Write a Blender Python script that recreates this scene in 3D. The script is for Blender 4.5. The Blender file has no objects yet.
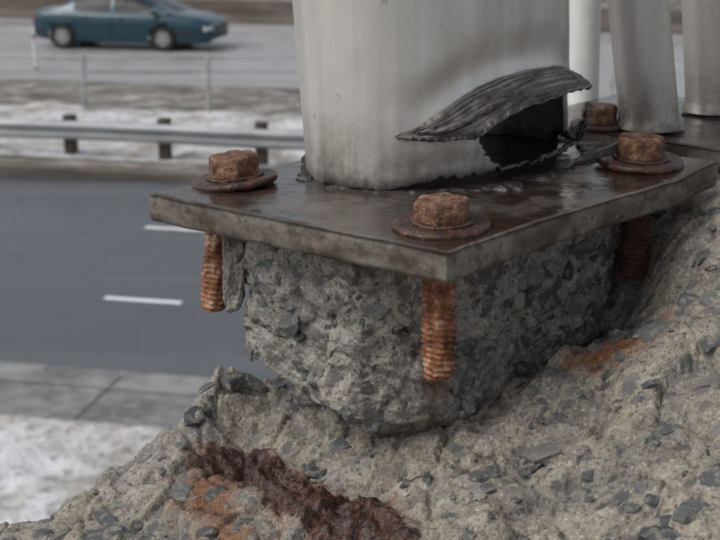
import bpy, bmesh, math, random
from mathutils import Vector, noise, Matrix
random.seed(7)
HC=4.68                      # eye height above the highway
sc=bpy.context.scene
col=sc.collection
PI=math.pi
# ------------------------------------------------------------ helpers
class M:
    def __init__(s,name,rough=0.7,metal=0.0,coord='pos'):
        s.m=bpy.data.materials.new(name); s.m.use_nodes=True
        s.n=s.m.node_tree.nodes; s.l=s.m.node_tree.links
        s.b=s.n['Principled BSDF']; s.b.inputs['Roughness'].default_value=rough
        s.b.inputs['Metallic'].default_value=metal
        if coord=='pos': s.c=s.n.new('ShaderNodeNewGeometry').outputs['Position']
        else: s.c=s.n.new('ShaderNodeTexCoord').outputs['Object']
    def vec(s,sx,sy,sz,rot=0,src=None):
        mp=s.n.new('ShaderNodeMapping'); mp.inputs['Scale'].default_value=(sx,sy,sz)
        mp.inputs['Rotation'].default_value=(0,0,rot); s.l.new(src or s.c,mp.inputs[0]); return mp.outputs[0]
    def noise(s,scale,detail=4,rough=.55,vec=None,dist=0):
        t=s.n.new('ShaderNodeTexNoise'); t.inputs['Scale'].default_value=scale
        t.inputs['Detail'].default_value=min(detail,4); t.inputs['Roughness'].default_value=rough
        t.inputs['Distortion'].default_value=dist
        s.l.new(vec or s.c,t.inputs['Vector']); return t.outputs['Fac']
    def ramp(s,fac,stops):
        r=s.n.new('ShaderNodeValToRGB'); e=r.color_ramp.elements
        while len(e)<len(stops): e.new(0.5)
        for i,(p,c) in enumerate(stops):
            e[i].position=p
            e[i].color=(c,c,c,1) if isinstance(c,(int,float)) else (*c,1)
        s.l.new(fac,r.inputs[0]); return r.outputs[0]
    def mix(s,fac,a,b,mode='MIX'):
        x=s.n.new('ShaderNodeMix'); x.data_type='RGBA'; x.blend_type=mode
        for sock,v in ((x.inputs[0],fac),(x.inputs[6],a),(x.inputs[7],b)):
            if isinstance(v,(int,float)): sock.default_value=v if sock==x.inputs[0] else (v,v,v,1)
            elif isinstance(v,tuple): sock.default_value=(*v,1)
            else: s.l.new(v,sock)
        return x.outputs[2]
    def math(s,op,a,b=0.0,clamp=False):
        x=s.n.new('ShaderNodeMath'); x.operation=op; x.use_clamp=clamp
        for i,v in enumerate((a,b)):
            if isinstance(v,(int,float)): x.inputs[i].default_value=v
            else: s.l.new(v,x.inputs[i])
        return x.outputs[0]
    def attr(s,name,out='Fac'):
        a=s.n.new('ShaderNodeAttribute'); a.attribute_name=name; return a.outputs[out]
    def bump(s,h,dist=.001,strength=1.0):
        b=s.n.new('ShaderNodeBump'); b.inputs['Distance'].default_value=dist
        b.inputs['Strength'].default_value=strength; s.l.new(h,b.inputs['Height'])
        s.l.new(b.outputs[0],s.b.inputs['Normal'])
    def color(s,c):
        if isinstance(c,tuple): s.b.inputs['Base Color'].default_value=(*c,1)
        else: s.l.new(c,s.b.inputs['Base Color'])
        return s
    def rough(s,r): s.l.new(r,s.b.inputs['Roughness'])

def empty(name,loc):
    o=bpy.data.objects.new(name,None); o.location=loc; o.empty_display_size=.1; col.objects.link(o); return o
def mesh(name,verts,faces,mat=None,parent=None,smooth=False,attrs=None,mats=None,mi=None,loc=(0,0,0)):
    off=Vector(parent.location) if parent else Vector(loc)
    me=bpy.data.meshes.new(name)
    me.from_pydata([tuple(Vector(v)-off) for v in verts],[],faces); me.update()
    if mats:
        for m in mats: me.materials.append(m)
    elif mat: me.materials.append(mat)
    if mi: me.polygons.foreach_set('material_index',mi)
    if smooth: me.polygons.foreach_set('use_smooth',[True]*len(me.polygons))
    if attrs:
        for k,vals in attrs.items():
            a=me.attributes.new(k,'FLOAT','POINT'); a.data.foreach_set('value',vals)
    o=bpy.data.objects.new(name,me); col.objects.link(o)
    if parent: o.parent=parent
    else: o.location=off
    return o
def grid(nu,nv,closed=False):
    f=[]
    for i in range(nu-1):
        for j in range(nv if closed else nv-1):
            a=i*nv+j; b=i*nv+(j+1)%nv
            f.append((a,b,b+nv,a+nv))
    return f
def box(cx,cy,cz,sx,sy,sz,rot=0):
    v=[];c,s=math.cos(rot),math.sin(rot)
    for z in (-1,1):
        for x,y in ((-1,-1),(1,-1),(1,1),(-1,1)):
            X,Y=x*sx/2,y*sy/2
            v.append((cx+X*c-Y*s,cy+X*s+Y*c,cz+z*sz/2))
    f=[(3,2,1,0),(4,5,6,7),(0,1,5,4),(1,2,6,5),(2,3,7,6),(3,0,4,7)]
    return v,f
class Geo:
    def __init__(s): s.v=[];s.f=[];s.mi=[]
    def add(s,v,f,mi=0):
        n=len(s.v); s.v+=[tuple(p) for p in v]; s.f+=[tuple(i+n for i in q) for q in f]; s.mi+=[mi]*len(f)
    def bx(s,*a,mi=0,rot=0): v,f=box(*a,rot=rot); s.add(v,f,mi)
    def cyl(s,p0,p1,r0,r1=None,n=16,mi=0,cap=True):
        r1=r0 if r1 is None else r1
        p0=Vector(p0);p1=Vector(p1);d=(p1-p0).normalized()
        a=d.orthogonal().normalized();b=d.cross(a);v=[]
        for p,r in ((p0,r0),(p1,r1)):
            for k in range(n):
                t=2*PI*k/n; v.append(p+a*r*math.cos(t)+b*r*math.sin(t))
        f=[(k,(k+1)%n,n+(k+1)%n,n+k) for k in range(n)]
        if cap: f+=[tuple(range(n-1,-1,-1)),tuple(range(n,2*n))]
        s.add(v,f,mi)
def fr(x,y,z,s,o=4,H=.9): return noise.fractal(Vector((x*s,y*s,z*s)),H,2.0,o)
def hsh(v,k): 
    a=math.sin(v.x*127.1+v.y*311.7+v.z*74.7+k*19.19)*43758.5453; return (a-math.floor(a))*2-1
def facet(x,y,z,s):
    """random tilted planes per cell: broken, angular ledges. returns height in cell units, edge distance"""
    p=Vector((x*s,y*s,z*s)); d,pts=noise.voronoi(p); c=pts[0]; q=p-c
    return q.x*hsh(c,1)+q.y*hsh(c,2)+q.z*hsh(c,3)+.35*hsh(c,4), d[1]-d[0]
def bevel(o,w,seg=2,ang=30):
    m=o.modifiers.new('bevel','BEVEL'); m.width=w; m.segments=seg; m.limit_method='ANGLE'; m.angle_limit=math.radians(ang)
def sstep(a,b,x):
    t=max(0,min(1,(x-a)/(b-a))); return t*t*(3-2*t)
def interp(tab,x):
    if x<=tab[0][0]: return tab[0][1]
    for (a,va),(b,vb) in zip(tab,tab[1:]):
        if x<=b: return va+(vb-va)*(x-a)/(b-a)
    return tab[-1][1]

# ------------------------------------------------------------ materials
def rust_mat(name,stops,scale=140,rough=.85,bd=.0008):
    m=M(name,rough)
    a=m.noise(scale,4,.7); b=m.noise(scale*5,2,.6)
    c=m.ramp(a,stops)
    c=m.mix(m.ramp(b,[(.4,0),(.7,.55)]),c,(.03,.014,.008))
    m.color(c); m.bump(m.math('ADD',a,m.math('MULTIPLY',b,.4)),bd); return m.m
M_head=rust_mat('rust_bolt_head',[(.32,(.035,.018,.011)),(.44,(.12,.055,.03)),(.56,(.24,.125,.065)),(.68,(.38,.25,.16))],150,.75,.0018)
M_wash=rust_mat('rust_washer',[(.33,(.02,.012,.01)),(.5,(.05,.024,.017)),(.68,(.13,.058,.034))],110,.42,.0016)
M_thr=rust_mat('rust_thread',[(.33,(.04,.017,.012)),(.44,(.17,.06,.028)),(.56,(.33,.14,.07)),(.68,(.52,.4,.29))],100,.85,.0012)
M_thr2=rust_mat('rust_thread_dark',[(.33,(.02,.01,.008)),(.5,(.08,.03,.02)),(.7,(.18,.07,.04))],110)

def concrete_mat(name,c1,c2,c3):
    m=M(name,.8)
    tone=m.attr('tone'); mid=m.noise(85,4,.72)
    fn=m.n.new('ShaderNodeTexNoise'); fn.inputs['Scale'].default_value=480; fn.inputs['Detail'].default_value=3; fn.inputs['Roughness'].default_value=.7
    m.l.new(m.c,fn.inputs['Vector']); fine=fn.outputs['Fac']
    c=m.ramp(tone,[(.2,c1),(.5,c2),(.8,c3)])
    c=m.mix(m.ramp(mid,[(.36,.75),(.5,0)]),c,(.12,.105,.09))
    c=m.mix(m.ramp(mid,[(.54,0),(.68,.5)]),c,(.45,.42,.36))
    c=m.mix(m.ramp(fine,[(.36,.8),(.46,0)]),c,(.05,.047,.043))
    c=m.mix(m.ramp(fine,[(.58,0),(.68,.6)]),c,(.56,.53,.47))
    sc_=m.n.new('ShaderNodeVectorMath'); sc_.operation='SCALE'; sc_.inputs['Scale'].default_value=.006
    m.l.new(fn.outputs['Color'],sc_.inputs[0])
    dv=m.n.new('ShaderNodeVectorMath'); dv.operation='ADD'; m.l.new(m.c,dv.inputs[0]); m.l.new(sc_.outputs[0],dv.inputs[1])
    t=m.n.new('ShaderNodeTexVoronoi'); t.inputs['Scale'].default_value=105; m.l.new(dv.outputs[0],t.inputs['Vector'])
    s2=m.n.new('ShaderNodeSeparateColor'); m.l.new(t.outputs['Color'],s2.inputs[0])
    chip=m.math('MULTIPLY',m.ramp(s2.outputs[0],[(.66,0),(.68,.85)]),m.ramp(t.outputs['Distance'],[(.38,1),(.52,0)]))
    c=m.mix(chip,c,m.mix(s2.outputs[1],(.045,.048,.053),(.20,.19,.175)))
    rs=m.attr('rust'); core=m.attr('core')
    mm=m.math('SUBTRACT',mid,.5)
    rn=m.math('ADD',rs,m.math('MULTIPLY',mm,1.3))
    c=m.mix(m.ramp(rn,[(.22,0),(.38,.6),(.7,.95)]),c,m.mix(m.ramp(fine,[(.35,0),(.65,1)]),(.085,.034,.017),(.25,.11,.045)))
    cn=m.math('ADD',core,m.math('MULTIPLY',mm,1.0))
    c=m.mix(m.ramp(cn,[(.20,0),(.30,1)]),c,m.ramp(fine,[(.35,(.014,.008,.008)),(.5,(.042,.017,.012)),(.66,(.12,.042,.022))]))
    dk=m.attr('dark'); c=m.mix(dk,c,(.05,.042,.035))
    m.color(c)
    m.rough(m.ramp(cn,[(.2,.8),(.35,.32)]))
    m.bump(m.math('ADD',mid,m.math('MULTIPLY',fine,.4)),.0026); return m.m
M_conc=concrete_mat('broken_concrete',(.185,.17,.145),(.29,.255,.20),(.26,.24,.21))
M_block=concrete_mat('pedestal_concrete',(.20,.19,.175),(.28,.265,.235),(.32,.295,.25))

m=M('aggregate_stone',.5)
sv=m.attr('shade'); n1=m.noise(190,4,.7)
c=m.ramp(sv,[(0,(.045,.05,.054)),(.4,(.08,.085,.088)),(.7,(.13,.13,.125)),(1,(.27,.25,.21))])
c=m.mix(m.ramp(n1,[(.50,0),(.64,.8)]),c,(.25,.225,.18)); m.color(c); m.bump(n1,.0022); M_stone=m.m

m=M('weathered_steel_plate',.35,.25)
a=m.noise(20,4,.65); b=m.noise(130,4,.7); lg=m.noise(28,4,.6,vec=m.vec(1,1,2.5))
c=m.ramp(a,[(.35,(.020,.015,.012)),(.5,(.045,.034,.028)),(.64,(.13,.115,.10))])
c=m.mix(m.ramp(b,[(.5,0),(.68,.55)]),c,(.085,.045,.028))
rs=m.attr('rust'); c=m.mix(m.ramp(m.math('ADD',rs,m.math('MULTIPLY',m.math('SUBTRACT',b,.5),1.2)),[(.25,0),(.7,.9)]),c,(.045,.022,.015))
ed=m.attr('edge'); ce=m.ramp(lg,[(.36,(.075,.056,.042)),(.5,(.14,.122,.10)),(.62,(.21,.195,.165))])
ce=m.mix(m.ramp(b,[(.38,.7),(.48,0)]),ce,(.06,.036,.024)); ce=m.mix(m.ramp(b,[(.58,0),(.68,.5)]),ce,(.30,.28,.25))
c=m.mix(ed,c,ce); m.color(c); m.rough(m.ramp(m.math('ADD',m.math('MULTIPLY',ed,.45),a),[(.42,.09),(.58,.28),(.95,.5)]))
m.bump(m.math('ADD',a,m.math('MULTIPLY',b,.25)),.0009); M_plate=m.m

def alu(name,lo,hi,base_z):
    m=M(name,.36,.5)
    st=m.noise(60,4,.6,vec=m.vec(1,1,.04)); bl=m.noise(14,3,.6,vec=m.vec(1,1,.4)); sp=m.noise(130,4,.8)
    c=m.mix(m.ramp(st,[(.3,0),(.7,1)]),lo,hi); c=m.mix(m.ramp(bl,[(.36,.35),(.5,0)]),c,(.32,.29,.24))
    c=m.mix(m.ramp(sp,[(.62,0),(.71,.5)]),c,(.17,.14,.11))
    z=m.n.new('ShaderNodeSeparateXYZ'); m.l.new(m.c,z.inputs[0])
    g=m.math('MULTIPLY',m.math('SUBTRACT',base_z+.045,z.outputs[2]),24,True)
    g=m.math('MULTIPLY',g,m.ramp(m.math('ADD',m.math('MULTIPLY',st,.5),m.math('MULTIPLY',sp,.5)),[(.40,.85),(.60,.12)]))
    c=m.mix(g,c,(.15,.115,.08))
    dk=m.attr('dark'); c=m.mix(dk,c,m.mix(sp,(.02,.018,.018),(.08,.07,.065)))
    m.color(c); m.bump(m.math('ADD',m.math('MULTIPLY',bl,1.0),m.math('MULTIPLY',sp,.35)),.0003)
    m.rough(m.ramp(bl,[(.3,.30),(.7,.45)])); return m.m
M_post=alu('weathered_aluminium',(.52,.505,.475),(.68,.665,.635),HC-.176)
M_pipe=alu('galvanised_pipe',(.44,.425,.40),(.60,.58,.55),HC-.176)
m=M('white_paint_pole',.4); m.color(m.ramp(m.noise(40,4),[(.3,(.62,.62,.6)),(.7,(.78,.78,.77))])); M_white=m.m
m=M('torn_metal',.4,.4)
s1=m.attr('stripe'); n1=m.noise(150,4,.75); n2=m.noise(40,3,.6)
c=m.mix(m.ramp(n1,[(.35,0),(.65,1)]),(.035,.031,.029),(.115,.105,.095))
c=m.mix(m.ramp(m.math('ADD',m.math('MULTIPLY',s1,.5),m.math('MULTIPLY',n2,.9)),[(.72,0),(.97,.65)]),c,(.33,.315,.285)); m.color(c)
m.bump(n1,.0007); M_torn=m.m
m=M('torn_metal_dark',.42,.3); n1=m.noise(150,4,.75); m.color(m.ramp(n1,[(.35,(.014,.011,.010)),(.54,(.045,.037,.032)),(.68,(.18,.165,.15))])); m.bump(n1,.002); M_scar=m.m

# ------------------------------------------------------------ highway frame of reference
RA=math.radians(12); RX=Vector((math.cos(RA),-math.sin(RA),0)); RN=Vector((math.sin(RA),math.cos(RA),0))
def rd(a,d,z=0): return RX*a+RN*d+Vector((0,0,z))
def strip(name,d0,d1,z,mat,a0=-160,a1=160,na=2,nd=2,hf=None):
    v=[];
    for i in range(na):
        a=a0+(a1-a0)*i/(na-1)
        for j in range(nd):
            d=d0+(d1-d0)*j/(nd-1); v.append(rd(a,d,z+(hf(a,d) if hf else 0)))
    return mesh(name,v,grid(na,nd),mat,smooth=bool(hf))
def asphalt(name,base,light,rlo,rhi):
    m=M(name,.4)
    al=m.vec(.03,1,1,RA); n1=m.noise(.9,3,.6,vec=al); n2=m.noise(1.3,3,.65); n3=m.noise(60,1,.6)
    f=m.math('ADD',m.math('MULTIPLY',n1,.7),m.math('MULTIPLY',n2,.3))
    c=m.ramp(f,[(.40,base),(.58,light)])
    c=m.mix(m.math('MULTIPLY',m.ramp(n3,[(.4,0),(.7,1)]),.25),c,tuple(min(1,x*2) for x in light))
    m.color(c); m.rough(m.ramp(f,[(.42,rlo),(.56,rhi)]))
    m.bump(n3,.004,.5); return m.m
M_road=asphalt('wet_asphalt',(.034,.039,.044),(.095,.103,.112),.2,.55)
M_road2=asphalt('salted_asphalt',(.19,.19,.19),(.32,.315,.31),.25,.55)
m=M('dirty_snow',.8)
n1=m.noise(1.3,4,.7); n2=m.noise(8,4,.7)
c=m.ramp(n1,[(.33,(.25,.23,.2)),(.46,(.46,.45,.43)),(.58,(.63,.64,.65))])
c=m.mix(m.ramp(n2,[(.53,0),(.66,.75)]),c,(.16,.135,.11)); m.color(c); m.bump(n2,.05); M_snow=m.m
m=M('dead_grass_and_slush',.9)
n1=m.noise(2.0,4,.75,vec=m.vec(.4,1,1,RA)); n2=m.noise(14,3,.7)
c=m.ramp(n1,[(.37,(.11,.095,.075)),(.5,(.22,.2,.17)),(.64,(.46,.45,.43))])
c=m.mix(m.ramp(n2,[(.5,0),(.66,.6)]),c,(.09,.07,.05)); m.color(c); m.bump(n2,.08); M_grass=m.m
m=M('sidewalk_concrete',.5); n1=m.noise(1.3,4,.7); n2=m.noise(9,3,.7)
m.color(m.mix(m.ramp(n2,[(.5,0),(.7,.5)]),m.ramp(n1,[(.38,(.12,.12,.118)),(.6,(.27,.27,.26))]),(.36,.36,.35))); m.bump(m.noise(60,3),.004); M_walk=m.m
m=M('road_paint',.5); m.color(m.ramp(m.noise(30,4,.7),[(.3,(.6,.62,.63)),(.5,(.82,.83,.84))])); M_paint=m.m
m=M('barrier_concrete',.8); m.color(m.ramp(m.noise(1.2,4,.7,vec=m.vec(.4,1,2,RA)),[(.35,(.075,.06,.048)),(.65,(.17,.14,.115))])); M_barr=m.m
m=M('wet_joint',.5); m.color((.06,.058,.055)); M_joint=m.m

# ------------------------------------------------------------ ground, roads
m=M('winter_ground',.9); n1=m.noise(.12,4,.65)
m.color(m.ramp(n1,[(.35,(.12,.1,.075)),(.5,(.25,.23,.2)),(.65,(.55,.55,.54))])); M_ground=m.m
mesh('ground',[(-900,-900,-.02),(900,-900,-.02),(900,900,-.02),(-900,900,-.02)],[(0,1,2,3)],M_ground)
def lumps(amp,s=1.2): 
    return lambda a,d: amp*(fr(a,d,0,s,5)+.3)
strip('snow_bank',4.0,10.42,.13,M_snow,-14,10,260,80,lambda a,d:.09*fr(a,d,0,1.6,5)*sstep(10.42,9.6,d)+.05*sstep(10.4,10.1,d)-.05*sstep(10.15+.12*fr(a,1,0,2,4),10.42,d))
strip('sidewalk',10.22,11.35,.14,M_walk,-160,160)
g=Geo(); 
for a in range(-60,61): 
    p=rd(a*1.9-.85,10.79,.1425); g.bx(p.x,p.y,p.z,.02,1.1,.004,rot=-RA)
p=rd(0,11.0,.1425); g.bx(p.x,p.y,p.z,300,.018,.004,rot=-RA)
mesh('sidewalk_joints',g.v,g.f,M_joint,loc=rd(0,10.8))
g=Geo(); p=rd(0,11.40,.075); g.bx(p.x,p.y,p.z,320,.13,.15,rot=-RA)
o=mesh('kerb',g.v,g.f,M_walk,loc=p); bevel(o,.02)
strip('highway_road',11.3,19.75,.0,M_road)
g=Geo()
def dash(a,d,L,w=.11):
    v=[];n=12
    for i in range(n):
        t=i/(n-1); aa=a-L/2+L*t; j=.012*fr(aa,d,0,9,3); v+= [rd(aa,d-w/2+j,.005),rd(aa,d+w/2+j*.5,.005)]
    g.add(v,grid(n,2))
for k in range(-20,21):
    dash(-5.43+k*3.6,13.97,.9); dash(-6.08+k*3.6,17.03,.92)
mesh('lane_markings',g.v,g.f,M_paint,loc=rd(0,14))
g=Geo(); p=rd(0,19.85,.05); g.bx(p.x,p.y,p.z,320,.2,.14,rot=-RA); o=mesh('kerb',g.v,g.f,M_barr,loc=p); bevel(o,.02)
strip('verge_slush',19.95,20.9,.03,M_grass,-40,40,300,12,lumps(.03,2))
strip('snow_verge',20.8,25.4,.06,M_snow,-45,45,420,40,lambda a,d:.10*(fr(a,d,3,.9,5)+.2)*sstep(20.8,21.3,d))
strip('grass_verge',25.3,28.6,.05,M_grass,-45,45,420,30,lambda a,d:.09*(fr(a,d,5,1.3,5)+.2)*sstep(28.6,28,d))
strip('service_road',28.4,40.5,.02,M_road2)
prof=[(-.28,0),(-.28,.08),(-.13,.3),(-.09,.8),(.09,.8),(.13,.3),(.28,.08),(.28,0)]
v=[];
for a in (-120,120):
    for (d,z) in prof: v.append(rd(a,40.8+d,z*.8+.02))
f=[(j,j+1,j+9,j+8) for j in range(7)]
mesh('concrete_barrier',v,f,M_barr,loc=rd(0,40.8))
strip('embankment',41.2,75,.0,M_grass,-120,120,160,40,lambda a,d:(d-41.2)*.09+.3*fr(a,d,1,.25,4))

# bare distant trees
m=M('bare_branches',.9); m.color((.07,.055,.045)); M_bark=m.m
g=Geo()
def limb(p,d,L,r,depth):
    q=p+d*L; g.cyl(p,q,r,r*.65,n=5,cap=False)
    if depth==0: return
    for k in range(3):
        nd=(d+Vector((random.uniform(-.8,.8),random.uniform(-.8,.8),random.uniform(-.1,.6)))).normalized()
        limb(q if k<2 else p+d*L*.6,nd,L*.72,r*.55,depth-1)
for k in range(26):
    a=-75+k*6+random.uniform(-2,2); limb(rd(a,72+random.uniform(-4,6),2.4),Vector((0,0,1)),2.3+random.random(),.16,4)
mesh('distant_trees',g.v,g.f,M_bark,loc=rd(0,72))

# ------------------------------------------------------------ guardrail
m=M('galvanised_rail',.5,.4); n1=m.noise(3,4,.65,vec=m.vec(.3,1,2,RA)); m.color(m.ramp(n1,[(.35,(.27,.28,.29)),(.65,(.44,.45,.46))])); M_rail=m.m
m=M('dark_timber_post',.85); m.color(m.ramp(m.noise(12,4),[(.3,(.03,.025,.02)),(.7,(.08,.065,.05))])); M_post_dark=m.m
gr=empty('guardrail',rd(-7.7,21.0))
wp=[(0,.66),(-.035,.64),(-.08,.60),(-.08,.565),(-.01,.52),(-.01,.49),(-.08,.445),(-.08,.41),(-.035,.37),(0,.35)]
v=[]
NA=60
for i in range(NA):
    a=-50+100*i/(NA-1)
    for (d,z) in wp: v.append(rd(a,20.93+d,z-.02+.012*math.sin(a*1.3)))
o=mesh('rail',v,grid(NA,len(wp)),M_rail,gr); s=o.modifiers.new('s','SOLIDIFY'); s.thickness=.004
g=Geo()
for k in range(-24,25):
    p=rd(-7.7+k*1.62,21.1,.33); g.bx(p.x,p.y,.33,.17,.2,.76,rot=-RA)
    p=rd(-7.7+k*1.62,20.97,.5); g.bx(p.x,p.y,.5,.13,.07,.36,rot=-RA)
o=mesh('posts',g.v,g.f,M_post_dark,gr); bevel(o,.01)
# ------------------------------------------------------------ chain-link fence
fe=empty('chain_link_fence',rd(-10.8,25.2))
g=Geo()
for k in range(-12,13):
    a=-10.8+k*2.5
    g.cyl(rd(a,25.2,-.05),rd(a+.02,25.2,1.12),.036,n=10)
    g.cyl(rd(a+.02,25.2,1.12),rd(a+.02,25.2,1.15),.042,.01,n=10)
mesh('posts',g.v,g.f,M_rail,fe)
g=Geo(); 
for z in (1.06,.08): g.cyl(rd(-40,25.2,z),rd(20,25.2,z),.012,n=6)
mesh('wires',g.v,g.f,M_rail,fe)
g=Geo(); step=.09
for k in range(int(26/step)):
    a=-22+k*step
    g.cyl(rd(a,25.2,.08),rd(a+.98,25.2,1.06),.0013,n=3,cap=False); g.cyl(rd(a+.98,25.195,.08),rd(a,25.195,1.06),.0013,n=3,cap=False)
mesh('chain_link',g.v,g.f,M_rail,fe)
dl=empty('delineator_post',rd(-14.2,30.4))
g=Geo(); p=rd(-14.2,30.4); g.cyl(p,p+Vector((0,0,.95)),.035,.03,n=10); g.cyl(p+Vector((0,0,.95)),p+Vector((0,0,.98)),.03,.012,n=10)
mesh('shaft',g.v,g.f,M_white,dl)
g=Geo(); g.cyl(p+Vector((0,0,.72)),p+Vector((0,0,.8)),.037,n=10); g.cyl(p,p+Vector((0,0,.05)),.09,.06,n=12); mesh('band_and_foot',g.v,g.f,M_post_dark,dl)

# ------------------------------------------------------------ sedan car
m=M('teal_car_paint',.25,.1); m.color((.004,.042,.066)); m.b.inputs['Coat Weight'].default_value=.4; M_cpaint=m.m
m=M('car_glass',.25); m.color((.010,.014,.016)); m.b.inputs['Specular IOR Level'].default_value=.25; M_glass=m.m
m=M('tyre_rubber',.8); m.color((.02,.02,.02)); M_tyre=m.m
m=M('alloy_rim',.35,.6); m.color((.38,.38,.38)); M_rim=m.m
m=M('car_trim',.6); m.color((.02,.02,.022)); M_trim=m.m
m=M('tail_lamp',.2); m.color((.3,.01,.01)); M_tail=m.m
m=M('head_lamp',.15); m.color((.6,.6,.58)); M_headl=m.m
car=empty('sedan_car',rd(-13.47,34.75,.02))
CL=Vector(car.location)
def cp(x,y,z): return CL+RX*x+RN*y+Vector((0,0,z))
plan=[(-2.45,.66),(-2.35,.78),(-2.1,.86),(-1.5,.91),(0,.93),(1.2,.91),(1.9,.87),(2.2,.81),(2.36,.74),(2.42,.66)]
deck=[(-2.45,.80),(-2.38,.93),(-2.2,.97),(-1.6,.99),(-1,.97),(1.0,.95),(1.5,.92),(2.0,.85),(2.28,.77),(2.38,.70),(2.42,.62)]
botm=[(-2.45,.42),(-2.35,.28),(-1.9,.22),(1.7,.2),(2.3,.22),(2.42,.30)]
NS=120; v=[]
for i in range(NS):
    x=-2.45+4.87*i/(NS-1); w=interp(plan,x); zd=interp(deck,x); zb=interp(botm,x); zs=zd-.07
    sec=[]
    for j in range(9):
        t=j/8; z=zb+(zs-zb)*t; sec.append((w*(.93+.07*math.sin(min(1,t*1.25)*PI*.75)**.8 if t>0 else .93),z))
    sec[8]=(w*.955,zs)
    sec+= [(w*.91,zs+.04),(w*.82,zd-.01),(w*.55,zd+.01),(w*.28,zd+.02),(0,zd+.025)]
    full=[(-a,b) for a,b in sec]+[(a,b) for a,b in reversed(sec[:-1])]
    for a,b in full: v.append(cp(x,a,b))
nv=len(full); F=grid(NS,nv); F2=[];mi=[]
for q in F:
    c=sum((Vector(v[k]) for k in q),Vector())/4-CL; x=c.dot(RX); y=c.dot(RN); z=c.z
    if abs(y)>.55 and any(math.hypot(x-wx,z-.33)<.365 for wx in (-1.56,1.16)): continue
    F2.append(q); k=0
    if abs(y)>.6 and .44<z<.49: k=1
    if z<.24: k=1
    if x>2.22 and .54<z<.64 and abs(y)>.38: k=3
    elif x<-2.38 and .66<z<.84 and abs(y)>.3: k=2
    mi.append(k)
F2.append(tuple(range(nv))[::-1]); mi.append(0); F2.append(tuple(range((NS-1)*nv,NS*nv))); mi.append(0)
mesh('body',v,F2,parent=car,smooth=True,mats=[M_cpaint,M_trim,M_tail,M_headl],mi=mi)
roof=[(-1.98,.98),(-1.6,1.12),(-1.2,1.31),(-.9,1.385),(-.4,1.415),(.1,1.40),(.45,1.34),(.8,1.2),(1.1,1.08),(1.45,.93)]
NS=90; v=[]; 
for i in range(NS):
    x=-1.98+3.43*i/(NS-1); zr=interp(roof,x); zb=min(.94,zr-.01); h=zr-zb
    wb=.84; wt=.84-.24*min(1,h/.45)
    sec=[(wb,zb),(wb-.02,zb+h*.1),(wb+(wt-wb)*.5,zb+h*.5),(wt,zr-.05*min(1,h/.3)),(wt-.08,zr-.015),(wt*.5,zr),(0,zr+.005)]
    full=[(-a,b) for a,b in sec]+[(a,b) for a,b in reversed(sec[:-1])]
    for a,b in full: v.append(cp(x,a,b))
nv=len(full); F=grid(NS,nv); mi=[]
for q in F:
    c=sum((Vector(v[k]) for k in q),Vector())/4-CL; x=c.dot(RX); y=abs(c.dot(RN)); z=c.z; zr=interp(roof,x)
    k=1
    if zr-z<.035 and -1.15<x<.42: k=0
    if y>.5 and (zr-z<.075): k=0
    if y>.5 and z-.94<.03: k=0
    if y>.5 and (-.24<x<-.16): k=0
    if y>.5 and (x<-1.25): k=0
    mi.append(k)
mesh('cabin',v,F,parent=car,smooth=True,mats=[M_cpaint,M_glass],mi=mi)
g=Geo()
for wx in (-1.56,1.16):
    for sgn in (-1,1):
        g.cyl(cp(wx,.66*sgn,.32),cp(wx,.87*sgn,.32),.315,n=36,mi=0)
        g.cyl(cp(wx,.87*sgn,.32),cp(wx,.895*sgn,.32),.315,.27,n=36,mi=0)
        g.cyl(cp(wx,.88*sgn,.32),cp(wx,.90*sgn,.32),.20,.18,n=30,mi=1)
        for k in range(5):
            t=2*PI*k/5+.3; g.cyl(cp(wx+.12*math.cos(t),.905*sgn,.32+.12*math.sin(t)),cp(wx+.12*math.cos(t),.9*sgn,.32+.12*math.sin(t)),.035,n=10,mi=0)
        g.cyl(cp(wx,.90*sgn,.32),cp(wx,.915*sgn,.32),.05,.04,n=14,mi=1)
    p=cp(wx,0,.42); g.bx(p.x,p.y,p.z,.86,1.3,.6,rot=-RA,mi=0)
mesh('wheels',g.v,g.f,parent=car,mats=[M_tyre,M_rim],mi=g.mi)
g=Geo()
for x in (-1.2,-.2,.95):
    p=cp(x,-.936,.62); g.bx(p.x,p.y,p.z,.012,.012,.5,rot=-RA)
for x in (-.95,.05):
    p=cp(x,-.93,.8); g.bx(p.x,p.y,p.z,.18,.03,.035,rot=-RA)
p=cp(2.40,0,.40); g.bx(p.x,p.y,p.z,.06,.9,.10,rot=-RA)
o=mesh('trim',g.v,g.f,M_trim,car)
g=Geo(); 
for s_ in (-1,1):
    p=cp(.98,s_*.98,.98); g.bx(p.x,p.y,p.z,.12,.2,.13,rot=-RA)
o=mesh('mirrors',g.v,g.f,M_cpaint,car); bevel(o,.03,3)

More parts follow.
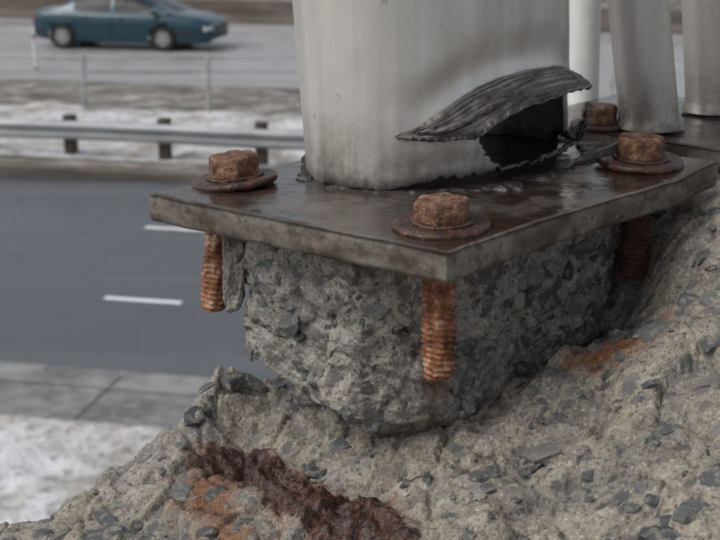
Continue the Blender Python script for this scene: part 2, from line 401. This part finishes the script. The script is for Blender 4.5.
# ------------------------------------------------------------ broken concrete parapet
def R(x,y,z): return Vector((x,y,z+HC))
U=Vector((.667,.745,0)); Wd=Vector((-.745,.667,0))
PC=Vector((.045,.795,0)); PA,PB=.108,.066
par=empty('concrete_parapet',R(.05,.8,-.3))
edge=[(-.6,.49),(-.2,.722),(-.085,.79),(-.05,.81),(0,.85),(.1,.97),(.35,1.25),(.8,1.8)]
def seg_d(px,py,ax,ay,bx,by):
    vx,vy=bx-ax,by-ay; t=max(0,min(1,((px-ax)*vx+(py-ay)*vy)/(vx*vx+vy*vy)))
    return math.hypot(px-ax-t*vx,py-ay-t*vy),t
RP=[(-.070,.738),(-.036,.684),(.012,.588)]
def terrain(x,y):
    z=-.292+.36*(x-.03)+.25*(y-.66)
    z=min(z,-.205+.3*(z+.205)) if z>-.205 else z
    z=min(z,-.192)
    z-=.05*math.exp(-((x-.15)/.04)**2-((y-.79)/.06)**2)
    z-=.018*math.exp(-((x-.09)/.05)**2-((y-.66)/.05)**2)
    n1=fr(x,y,.3,11,4); n2=fr(x,y,1.3,60,5,.7)
    dx,dy=x-PC.x,y-PC.y; pu=dx*U.x+dy*U.y; pw=dx*Wd.x+dy*Wd.y
    q=((abs(pu)/PA)**4+(abs(pw)/PB)**4)**.25
    z-=.034*sstep(1.50+.1*n1,1.05,q)
    f1,e1=facet(x,y,.2,26); f2,e2=facet(x+.002*n2,y,.7,85)
    z+=.008*n1+.0032*n2+.0055*f1+.0020*f2
    z-=.003*sstep(.09,0,e1)
    dd,t=seg_d(x,y,*RP[0],*RP[1]); d3,t3=seg_d(x,y,*RP[1],*RP[2])
    D=min(dd,d3)+.004*n2+.005*n1
    core=max(0,1-D/.027); z+=.006*sstep(0,1,core*1.5)*(.8+.5*n2)
    D2,t2=seg_d(x,y,-.090,.70,-.055,.60)
    D3=min(D,D2+.006)+.012*n1
    rust=max(0,1-D3/.036)*.95
    rust=max(rust,.9*max(0,1-(math.hypot((x-.142)*.8,y-.715)+.010*n1)/.036))
    ye=interp(edge,x)+.008*n1*1.5+.003*n2+.004*f1
    d=y-ye
    if d>-.015: z-=.5*max(0,d+.015)
    if d>0: z-=3.2*d
    return max(z,-1.3),rust,core,min(1,max(0,.5+.55*fr(x,y,4,14,4)+.15*f1))
xs=[];x=-.42
while x<.62: xs.append(x); x+= .0014 if -.24<x<.28 else .006
ys=[];y=.40
while y<1.7: ys.append(y); y+= .0014 if .5<y<.92 else .006
v=[];ru=[];co=[];to=[]
for x in xs:
    for y in ys:
        z,r,c,t=terrain(x,y); v.append(R(x,y,z)); ru.append(r); co.append(c); to.append(t)
F=[(a,d,c,b) for a,b,c,d in grid(len(xs),len(ys))]
terr=mesh('broken_top',v,F,M_conc,par,True,{'rust':ru,'core':co,'dark':[0]*len(v),'tone':to})
fp=[(-.42,.42),(.62,.42),(.62,1.66),(.35,1.30),(.1,1.02),(0,.90),(-.063,.85),(-.2,.77),(-.42,.65)]
v=[R(a,b,-.62 if i<2 else -.95) for i,(a,b) in enumerate(fp)]+[Vector((a,b,-.05)) for a,b in fp]; n=len(fp)
mesh('wall_body',v,[tuple(range(n))]+[(i,(i+1)%n,n+(i+1)%n,n+i) for i in range(n)],M_walk,par)
v=[];
for x in xs[::3]:
    z=terrain(x,.40)[0]; v+= [R(x,.40,z),R(x,.415,-.8)]
mesh('near_face',v,grid(len(xs[::3]),2),M_conc,par,attrs={'rust':[0]*len(v),'core':[0]*len(v),'dark':[0]*len(v),'tone':[.5]*len(v)})
deckm=Geo(); deckm.bx(0,-1.6,HC-1.75,9,4.0,.4); mesh('bridge_deck',deckm.v,deckm.f,M_walk,loc=(0,-1.6,HC-1.75))

# pedestal block: rounded-rectangle section, resampled to even spacing
def spow(a,e): return abs(a)**e*(1 if a>0 else -1)
raw=[]
NE=8
for j in range(4000):
    th=2*PI*j/4000; c,s_=math.cos(th),math.sin(th)
    r=1/((abs(c)/PA)**NE+(abs(s_)/PB)**NE)**(1/NE); pu,pw=r*c,r*s_
    q=(-pu/PA-pw/PB)
    if q>1.40: kk=1-(q-1.40)*.42; pu*=kk;pw*=kk
    raw.append((pu,pw))
ln=[0]
for k in range(1,4001):
    a=raw[k-1];b=raw[k%4000]; ln.append(ln[-1]+math.hypot(a[0]-b[0],a[1]-b[1]))
NT=470; ring=[];k=0
for j in range(NT):
    L_=ln[-1]*j/NT
    while ln[k+1]<L_: k+=1
    ring.append(raw[k])
nz=124
v=[];dk=[];rr=[];to=[]
for i in range(nz):
    t=i/(nz-1)
    for j in range(NT):
        pu,pw=ring[j]
        a=ring[j-2]; b=ring[(j+2)%NT]; tu,tw=b[0]-a[0],b[1]-a[1]; L_=math.hypot(tu,tw)
        d=(U*(tw/L_)+Wd*(-tu/L_))
        near=max(0,min(1,(-pw/PB*.5-pu/PA*.35)+.25))
        hb=.074+.030*near
        if t<.78: s=t/.78; z=-.1905-hb*s; k=1.0-.03*s
        else:
            s=(t-.78)/.22; z=-.1905-hb-.036*s; k=.97-.45*s**.9
        p=PC+U*pu*k+Wd*pw*k
        n1=fr(p.x,p.y,z,15,3); n2=fr(p.x,p.y,z,62,5,.7)
        f1,e1=facet(p.x,p.y,z,25); f2,e2=facet(p.x,p.y,z,90)
        am=sstep(0,.05,t)*.8+.2
        low=sstep(.5,.85,t)
        p=p+d*am*(.0032*n1+.0028*n2+(.0026+.004*low)*f1+.0016*f2-.002*sstep(.08,0,e1))
        zz=z+(.004*n2+.006*n1+.004*f1)*low
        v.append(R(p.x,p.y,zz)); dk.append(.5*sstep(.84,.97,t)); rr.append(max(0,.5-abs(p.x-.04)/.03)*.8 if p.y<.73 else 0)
        to.append(min(1,max(0,.5+.5*fr(p.x,p.y,z,16,4)+.2*f1)))
F=grid(nz,NT,True); F.append(tuple(range(NT)))
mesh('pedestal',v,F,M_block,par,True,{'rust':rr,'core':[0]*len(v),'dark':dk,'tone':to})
ped=bpy.data.objects['pedestal']

# aggregate stones, bedded almost flush in the broken faces
sv_=[];sf_=[];ssh=[]
def stone(p,n,size,shade):
    bm=bmesh.new()
    ex=(random.uniform(.9,1.45),random.uniform(.65,1.0),random.uniform(.4,.6))
    t1=n.orthogonal().normalized(); t1=(Matrix.Rotation(random.uniform(0,6.3),3,n)@t1); t2=n.cross(t1)
    n=(n+t1*random.uniform(-.18,.18)+t2*random.uniform(-.18,.18)).normalized()
    for k in range(20):
        d=Vector((random.gauss(0,1),random.gauss(0,1),random.gauss(0,1))).normalized()*random.uniform(.88,1)
        if d.z>.4: d.z=.4+.15*(d.z-.4)
        q=p+(t1*d.x*ex[0]+t2*d.y*ex[1]+n*(d.z*ex[2]-.11))*size
        bm.verts.new(q)
    bmesh.ops.convex_hull(bm,input=bm.verts)
    bmesh.ops.delete(bm,geom=[w for w in bm.verts if not w.link_faces],context='VERTS')
    bm.verts.index_update(); b=len(sv_)
    for w in bm.verts: sv_.append(w.co.copy()); ssh.append(shade)
    for f in bm.faces: sf_.append(tuple(w.index+b for w in f.verts))
    bm.free()
def scatter(ob,loc,cond,specs):
    me=ob.data; cand=[p.index for p in me.polygons if len(p.vertices)==4 and cond(p.center+loc)]
    for cnt,a,b,sh in specs:
        for _ in range(cnt):
            p=me.polygons[random.choice(cand)]; n=p.normal
            if ob is terr: n=(n+Vector((-.2,-.2,1))*.8).normalized()
            elif n.dot(Vector((p.center.x+loc.x-PC.x,p.center.y+loc.y-PC.y,0)))<0: n=-n
            stone(p.center+loc,n,random.uniform(a,b),min(1,max(0,random.gauss(sh,.28))))
pl=Vector(par.location)
def cA(c):
    x,y=c.x,c.y
    if not (-.26<x<.29 and .5<y<.9 and c.z-HC>-.46): return False
    return min(seg_d(x,y,*RP[0],*RP[1])[0],seg_d(x,y,*RP[1],*RP[2])[0])>.030
scatter(terr,pl,cA,[(190,.0065,.0125,.33),(480,.003,.0055,.4),(900,.0012,.0026,.5)])
def cB(c): return c.y<PC.y+.06 and c.z-HC<-.196 and c.z-HC>-.31
scatter(ped,pl,cB,[(115,.005,.0110,.35),(300,.0025,.0045,.42),(500,.0012,.0022,.5)])
mesh('aggregate',sv_,sf_,M_stone,par,attrs={'shade':ssh})

# ------------------------------------------------------------ base plate
ZP=-.176; TH=.0150
pf=Vector((.0408,.6318,0)); pL=Vector((-.1158,.753,0)); pR=Vector((.2156,.8272,0)); pB=Vector((.066,.958,0))
def plate(name,parent,c4,zt,th,bolts,warp,n=150):
    pf,pR,pB,pL=c4; top=[];
    cen=(pf+pR+pB+pL)/4
    for i in range(n+1):
        for j in range(n+1):
            s,t=i/n,j/n
            p=pf*(1-s)*(1-t)+pR*s*(1-t)+pB*s*t+pL*(1-s)*t
            e=min(s,t,1-s,1-t)
            k=1-.003*(fr(p.x,p.y,0,30,4)+.2)*sstep(.03,0,e)
            if s>.75: k-=.02*max(0,fr(p.x,p.y,2,28,4))*sstep(.75,.95,s)*sstep(.03,0,e)
            p=cen+(p-cen)*k
            z=zt+warp(s,t)+.0004*fr(p.x,p.y,0,40,4)
            z-=.0008*sstep(.006,0,e)
            top.append((p,z,e))
    N=n+1; v=[];ru=[];ed=[]
    for p,z,e in top:
        v.append(R(p.x,p.y,z)); b=min((math.hypot(p.x-bx,p.y-by) for bx,by in bolts),default=1)
        ru.append(max(0,1-max(0,b-.02)/.03)); ed.append(.9*sstep(.009,.0,e))
    F=[(a,d,c,b) for a,b,c,d in grid(N,N)]
    ring=[i*N for i in range(N)]+[n*N+j for j in range(1,N)]+[i*N+n for i in range(n-1,-1,-1)]+[j for j in range(n-1,0,-1)]
    prev=ring; rows=7
    for r in range(1,rows+1):
        cur=[]
        for q in ring:
            p,z,e=top[q]; o=(p-cen).normalized()
            w=.0004*math.sin(PI*r/rows)+.0003*fr(p.x,p.y,z-r*.002,120,4)
            if r==rows: w-=.0007
            pp_=p+o*w; zz=z-th*r/rows
            cur.append(len(v)); v.append(R(pp_.x,pp_.y,zz)); ru.append(.0); ed.append(1)
        L=len(ring)
        for k in range(L): F.append((prev[k],prev[(k+1)%L],cur[(k+1)%L],cur[k]))
        prev=cur
    F.append(tuple(prev))
    return mesh(name,v,F,M_plate,parent,True,{'rust':ru,'edge':ed})
bF=(.0405,.6765); bL=(-.0715,.7777); bR=(.1685,.827)
post=empty('broken_metal_post',R(.05,.842,ZP))
def warp(s,t):
    return .004*sstep(.8,1,s)*sstep(.3,0,t)+.001*math.sin(s*5)*(1-t)
plate('base_plate',post,(pf,pR,pB,pL),ZP,TH,[bF,bL,bR],warp,190)

# post shell
PCX=Vector((.052,.842,0)); A_,B_=.098,.063; LEAN=-.075
def pp(phi,off,z):
    t=math.radians(phi); c,s=math.cos(t),math.sin(t)
    cu=spow(c,.9); su=spow(s,.9)
    q=PCX+U*(A_*cu)+Wd*(B_*su); d=(U*(c/A_)+Wd*(s/B_)).normalized()
    q=q+d*off; return Vector((q.x+LEAN*(z-ZP),q.y,z+HC))
att=[(214,-.1440),(223,-.140),(232,-.1325),(242,-.125),(254,-.1195),(272,-.1160),(290,-.1175),(308,-.125),(326,-.135)]
NT=720; zs=[ZP+ .0007*i for i in range(128)]; zz=zs[-1]
while zz<.9: zz+=.03; zs.append(zz)
v=[];dk=[]
for i,z in enumerate(zs):
    for j in range(NT):
        ph=360*j/NT; q=pp(ph,0,z)
        n1=fr(q.x,q.y,z,22,3); n2=fr(q.x,q.y,0,160,4,.7)
        gap=0
        if 200<ph<345: gap=(.0066+.0024*n2)*sstep(200,232,ph)
        elif 172<ph<=200: gap=.0008*(1+n2)
        z2=z+gap*max(0,1-(z-ZP)/.025)
        off=.0006*n1*sstep(.05,-.1,z)
        if 205<ph<335: off+=.003*math.exp(-((z+.15)/.015)**2)*math.sin(PI*(ph-205)/130)
        if 210<ph<330: off-=.0035*math.exp(-((z-interp(att,ph)-.010)/.012)**2)*sstep(210,235,ph)*sstep(330,300,ph)
        v.append(pp(ph,off,z2))
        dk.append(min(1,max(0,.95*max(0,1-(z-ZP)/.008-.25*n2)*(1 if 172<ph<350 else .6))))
F=[]
for (a,b,c,d) in grid(len(zs),NT,True):
    i=a//NT; j=a%NT; ph=360*j/NT; z=zs[i]
    if 240<ph<332:
        jit=2.2*fr(z*90,0,2,1,4)
        up=interp(att,ph)-.001; lo=-.174+.003*fr(ph*.05,0,1,1,4)+ (.036*sstep(256,240,ph+jit))
        if lo<z<up: continue
    F.append((a,b,c,d))
F.append(tuple(range((len(zs)-1)*NT,len(zs)*NT)))
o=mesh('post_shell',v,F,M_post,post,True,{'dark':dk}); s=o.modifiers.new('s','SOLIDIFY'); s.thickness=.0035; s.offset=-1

# peeled flap
A=[(212,0.0003,-.1440),(222,.0004,-.1400),(232,.0002,-.1325),(242,-.001,-.125),(254,-.001,-.1195),(272,-.001,-.1160),(292,-.001,-.1180),(312,.0005,-.1275)]
L=[(212,.0010,-.1452),(226,.003,-.1475),(237,.0065,-.1470),(245,.0090,-.1455),(252,.0115,-.139),(268,.0140,-.1305),(292,.0155,-.1295),(313,.0105,-.1345)]
def cat(P,t):
    n=len(P)-1; x=t*n; i=min(n-1,int(x)); f=x-i
    g_=lambda k:P[max(0,min(n,k))]
    r=[]
    for c in range(3):
        a,b,d,e=g_(i-1)[c],g_(i)[c],g_(i+1)[c],g_(i+2)[c]
        r.append(.5*((2*b)+(-a+d)*f+(2*a-5*b+4*d-e)*f*f+(-a+3*b-3*d+e)*f**3))
    return r
NU,NV=260,100; v=[];st=[]
for i in range(NU):
    t=i/(NU-1); a=cat(A,t); l=cat(L,t)
    for j in range(NV):
        s=j/(NV-1)
        ph=a[0]+(l[0]-a[0])*s; off=a[1]+(l[1]-a[1])*s; z=a[2]+(l[2]-a[2])*s
        bulge=math.sin(PI*s)*.0022*math.sin(PI*min(1,t*1.2)) if t<.85 else math.sin(PI*s)*.0012
        wob=fr(t*2.5,s*1.5,0,1,2)
        cr=math.sin(s*58+2.5*wob+t*9); cr2=fr(t*1.6,s*14,3,1,3); cr3=fr(t*6,s*2,9,1,3)
        rip=(.00016*cr+.0006*cr2+.0026*cr3)*sstep(0,.15,t)*math.sin(PI*s)**.7
        jag=(.0015*fr(t*30,0,3,1,4)+.0022*fr(t*9,1,3,1,3))*sstep(.8,1,s)
        v.append(pp(ph,off+bulge*.8+rip+jag,z+bulge*.5+jag+.0012*fr(t*7,2,2,1,3)*sstep(.3,0,s)))
        st.append(.36+.17*cr+.5*cr2+.5*sstep(.955,1,s)+.3*sstep(.2,0,t)+.35*sstep(.14,0,s))
o=mesh('peeled_flap',v,grid(NU,NV),M_torn,post,True,{'stripe':st}); s=o.modifiers.new('s','SOLIDIFY'); s.thickness=.0025; s.offset=0
v=[];st=[]
for i in range(50):
    t=i/49
    for j in range(24):
        s=j/23; ph=302+24*s; ang=t*2.6
        off=.005+.005*math.cos(ang)-.004*t; z=-.146-.008*math.sin(ang)-.014*t
        v.append(pp(ph,off+.0015*fr(t*4,s*3,2,1,4),z+.003*fr(s*5,t*3,7,1,3))); st.append(.2+.3*t)
o=mesh('torn_tongue',v,grid(50,24),M_torn,post,True,{'stripe':st}); s=o.modifiers.new('s','SOLIDIFY'); s.thickness=.002
def bead(name,p0,p1,off,h,wd,mat,seed,zb=ZP):
    v=[];st=[];n=500
    for i in range(n):
        t=i/(n-1); ph=p0+(p1-p0)*t; f_=sstep(0,.05,t)*sstep(1,.95,t)
        q=pp(ph,0,zb); n1=fr(q.x,q.y,seed,30,4,.7); n2=fr(q.x,q.y,seed+5,140,4,.7)
        for j in range(12):
            a=PI*j/11; rr=max(.05,(.85+.9*n1+.30*fr(q.x,q.y,seed+j*.3,130,4,.8)))*f_
            v.append(pp(ph,off+.006*n1+math.cos(a)*wd*rr,zb-.0008+math.sin(a)*h*rr)); st.append(.35)
    return mesh(name,v,grid(n,12),mat,post,True,{'stripe':st})
bead('weld_bead',176,240,.002,.0020,.0045,M_scar,1)
bead('weld_scar',232,338,.011,.0030,.0075,M_scar,4)
bead('weld_rear',-20,170,.003,.004,.005,M_scar,8)
v=[];st=[]
path=[(.122,.80,-.172),(.134,.806,-.166),(.148,.818,-.165),(.158,.838,-.166),(.17,.858,-.172)]
for i in range(40):
    t=i/39; c=cat(path,t); tw=t*2.5
    for j in range(8):
        s=(j/7-.5)*.009*(1-.4*t); v.append(R(c[0]+s*math.cos(tw)*.5,c[1]+s*.3,c[2]+s*math.sin(tw)*.8)); st.append(.2+.3*fr(t*5,s*300,0,1,3))
o=mesh('metal_shred',v,grid(40,8),M_torn,post,True,{'stripe':st}); s=o.modifiers.new('s','SOLIDIFY'); s.thickness=.0022

# ------------------------------------------------------------ anchor bolts
def bolt(x,y,zt,hr,hh,wr,wt,tr,tl,rot,tm,parent_name='anchor_bolt',tilt=(0,0),zplate=TH,dx=0,sx=0):
    e=empty(parent_name,R(x,y,zt))
    def ring(name,r,z0,th,seed,ox,oy,mat):
        v=[];nr=110
        prof=[(.25,1),(.5,1),(.8,1),(.94,.98),(.985,.85),(1,.5),(.99,.15),(.95,0),(.5,0)]
        for (k,h) in prof:
            for j in range(nr):
                t=2*PI*j/nr; c,s=math.cos(t),math.sin(t)
                rr=r*k*(1+.022*fr(c*2,s*2,seed,1,3)+.014*fr(c*8,s*8,seed,1,3))
                z=z0+th*h+.0005*fr(c*k*3,s*k*3,seed+2,1,4)+tilt[0]*c*rr+tilt[1]*s*rr
                v.append(R(x+ox+rr*c,y+oy+rr*s,z))
        return mesh(name,v,grid(len(prof),nr,True),mat,e,True)
    ring('washer',wr,zt-.0003,wt,x*9,0,0,M_wash)
    ring('collar',wr*.66,zt+wt-.0006,.0018,x*5+3,.0006,0,M_wash)
    v=[];nr=180; z0=zt+wt+.0008
    prof=[(.985,0),(1,.06),(1,.2),(1,.4),(1,.6),(1,.74),(.99,.84),(.965,.91),(.92,.955),(.86,.985),(.75,1),(.5,1.0),(.25,1.0),(0.001,1.0)]
    for (k,h) in prof:
        for j in range(nr):
            t=2*PI*j/nr+rot; a=((t-rot)%(PI/3))-PI/6
            hexr=hr*math.cos(PI/6)/math.cos(a)
            lim=hr*(.99 if h<.7 else .99-.2*(h-.7)); hexr=min(hexr,lim)
            rr=hexr*k; c,s=math.cos(t),math.sin(t)
            n=fr(c*k*2.4,s*k*2.4,h*2.0+x*30,1,5,.8); rr*=1+.022*n
            z=z0+hh*h+.0007*n+(tilt[0]*c+tilt[1]*s)*rr
            v.append(R(x+rr*c,y+rr*s,z))
    mesh('hex_head',v,grid(len(prof),nr,True),M_head,e,True)
    v=[];nt=56;pitch=.0031;dz=.00031; n=int(tl/dz); zb=zt-zplate+.002
    for i in range(n+1):
        z=zb-i*dz
        for j in range(nt):
            t=2*PI*j/nt; ph=((zb-z)/pitch-j/nt)%1; tri=1-abs(2*ph-1)
            w=fr(math.cos(t)*1.5,math.sin(t)*1.5,z*60,1,4,.8); wear=max(.2,min(1,.65+1.2*w))
            rr=tr-.0017+.0019*sstep(.1,.9,tri)*wear+.0005*w
            if n-i<6: rr*=.9+.1*(n-i)/6
            rr*=1+.04*fr(math.cos(t),math.sin(t),z*120+x*40,1,3)
            v.append(R(x+sx+rr*math.cos(t)+dx*(zb-z),y+rr*math.sin(t),z))
    F=grid(n+1,nt,True); F.append(tuple(range(n*nt,(n+1)*nt)))
    mesh('threaded_shank',v,F,tm,e,True)
    return e
bolt(bF[0],bF[1],ZP,.0148,.0108,.0247,.0036,.0090,.0655,.30,M_thr,tilt=(.02,.02))
bolt(bL[0],bL[1],ZP,.0152,.0120,.0247,.0042,.0084,.062,.75,M_thr,tilt=(.10,-.02),dx=-.10,sx=-.0075)
bolt(bR[0],bR[1],ZP+.001,.0150,.0120,.0265,.0040,.0098,.058,.15,M_thr2,tilt=(-.02,.05))
bm=bmesh.new(); bmesh.ops.create_icosphere(bm,subdivisions=6,radius=1)
v=[];
for q in bm.verts:
    c=q.co; n=fr(c.x,c.y,c.z,1.5,5,.7); f1,_=facet(c.x,c.y,c.z,1.6)
    b6=lambda a:spow(a,.6)
    v.append(R(-.0705+.0062*b6(c.x)*(1+.25*n+.15*f1)+.002*c.z,.760+.008*b6(c.y)*(1+.2*n),-.2175+.0275*b6(c.z)*(1+.08*n)))
F=[tuple(w.index for w in f.verts) for f in bm.faces]; bm.free()
mesh('mortar_lump',v,F,M_block,par,True,{'rust':[0]*len(v),'core':[0]*len(v),'dark':[0]*len(v),'tone':[.35]*len(v)})

# ------------------------------------------------------------ second railing base with pipes
rl=empty('pipe_railing',R(.22,.98,ZP))
def pl2(cx,cy,hu,hw):
    c=Vector((cx,cy,0)); return (c-U*hu-Wd*hw,c+U*hu-Wd*hw,c+U*hu+Wd*hw,c-U*hu+Wd*hw)
plate('base_plate',rl,pl2(.225,1.005,.085,.085),ZP-.002,.014,[(.163,.9617)],lambda s,t:0,60)
def pipe(name,x,y,r,lean,leany,mat,z0,z1=.9,parent=None):
    v=[];n=64;rows=[z0+.004*i for i in range(12)]+[z0+.05+.06*i for i in range(18)]
    for z in rows:
        for j in range(n):
            t=2*PI*j/n; fl=.0035*math.exp(-(z-z0)/.003)
            k=r+fl+.0003*fr(math.cos(t),math.sin(t),z*8,1,3)
            v.append(R(x+lean*(z-z0)+k*math.cos(t),y+leany*(z-z0)+k*math.sin(t),z))
    F=grid(len(rows),n,True); F.append(tuple(range((len(rows)-1)*n,len(rows)*n)))
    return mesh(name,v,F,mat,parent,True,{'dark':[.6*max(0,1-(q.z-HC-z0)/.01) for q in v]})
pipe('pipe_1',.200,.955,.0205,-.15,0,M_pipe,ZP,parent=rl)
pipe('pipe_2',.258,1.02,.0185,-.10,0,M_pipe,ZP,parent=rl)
bolt(.166,.962,ZP-.002,.013,.011,.020,.004,.008,.03,.2,M_thr2)
wp_=empty('white_pole',R(.185,1.12,-.3))
pipe('shaft',.183,1.125,.0125,-.02,0,M_white,-.32,parent=wp_)
g=Geo(); g.cyl(R(.183,1.125,-.33),R(.183,1.125,-.305),.03,.028,n=24); mesh('foot',g.v,g.f,M_pipe,wp_,attrs={'dark':[0]*len(g.v)})

# ------------------------------------------------------------ world, sun, camera
w=bpy.data.worlds.new('World'); sc.world=w; w.use_nodes=True
n=w.node_tree.nodes; l=w.node_tree.links; bg=n['Background']
sk=n.new('ShaderNodeTexSky'); sk.sky_type='NISHITA'; sk.sun_disc=False
EL,AZ=math.radians(50),math.radians(-115)
sk.sun_elevation=EL; sk.sun_rotation=AZ; sk.air_density=1; sk.dust_density=4; sk.ozone_density=1
hs=n.new('ShaderNodeHueSaturation'); hs.inputs['Saturation'].default_value=.35
l.new(sk.outputs[0],hs.inputs['Color']); l.new(hs.outputs[0],bg.inputs[0]); bg.inputs[1].default_value=.15
sd=bpy.data.lights.new('sun','SUN'); sd.energy=.75; sd.angle=math.radians(30); sd.color=(1,.985,.96)
so=bpy.data.objects.new('sun',sd); col.objects.link(so)
S=Vector((math.sin(AZ)*math.cos(EL),math.cos(AZ)*math.cos(EL),math.sin(EL)))
so.rotation_euler=S.to_track_quat('Z','Y').to_euler(); so.location=S*30
cam=bpy.data.cameras.new('camera'); co_=bpy.data.objects.new('camera',cam); col.objects.link(co_)
co_.location=(0,0,HC); co_.rotation_euler=(math.radians(90-16.3),0,0)
cam.lens=70; cam.sensor_width=36; cam.clip_start=.01; cam.clip_end=3000
cam.dof.use_dof=True; cam.dof.focus_distance=.73; cam.dof.aperture_fstop=24
sc.camera=co_
sc.view_settings.view_transform='Standard'; sc.view_settings.look='None'; sc.view_settings.exposure=0
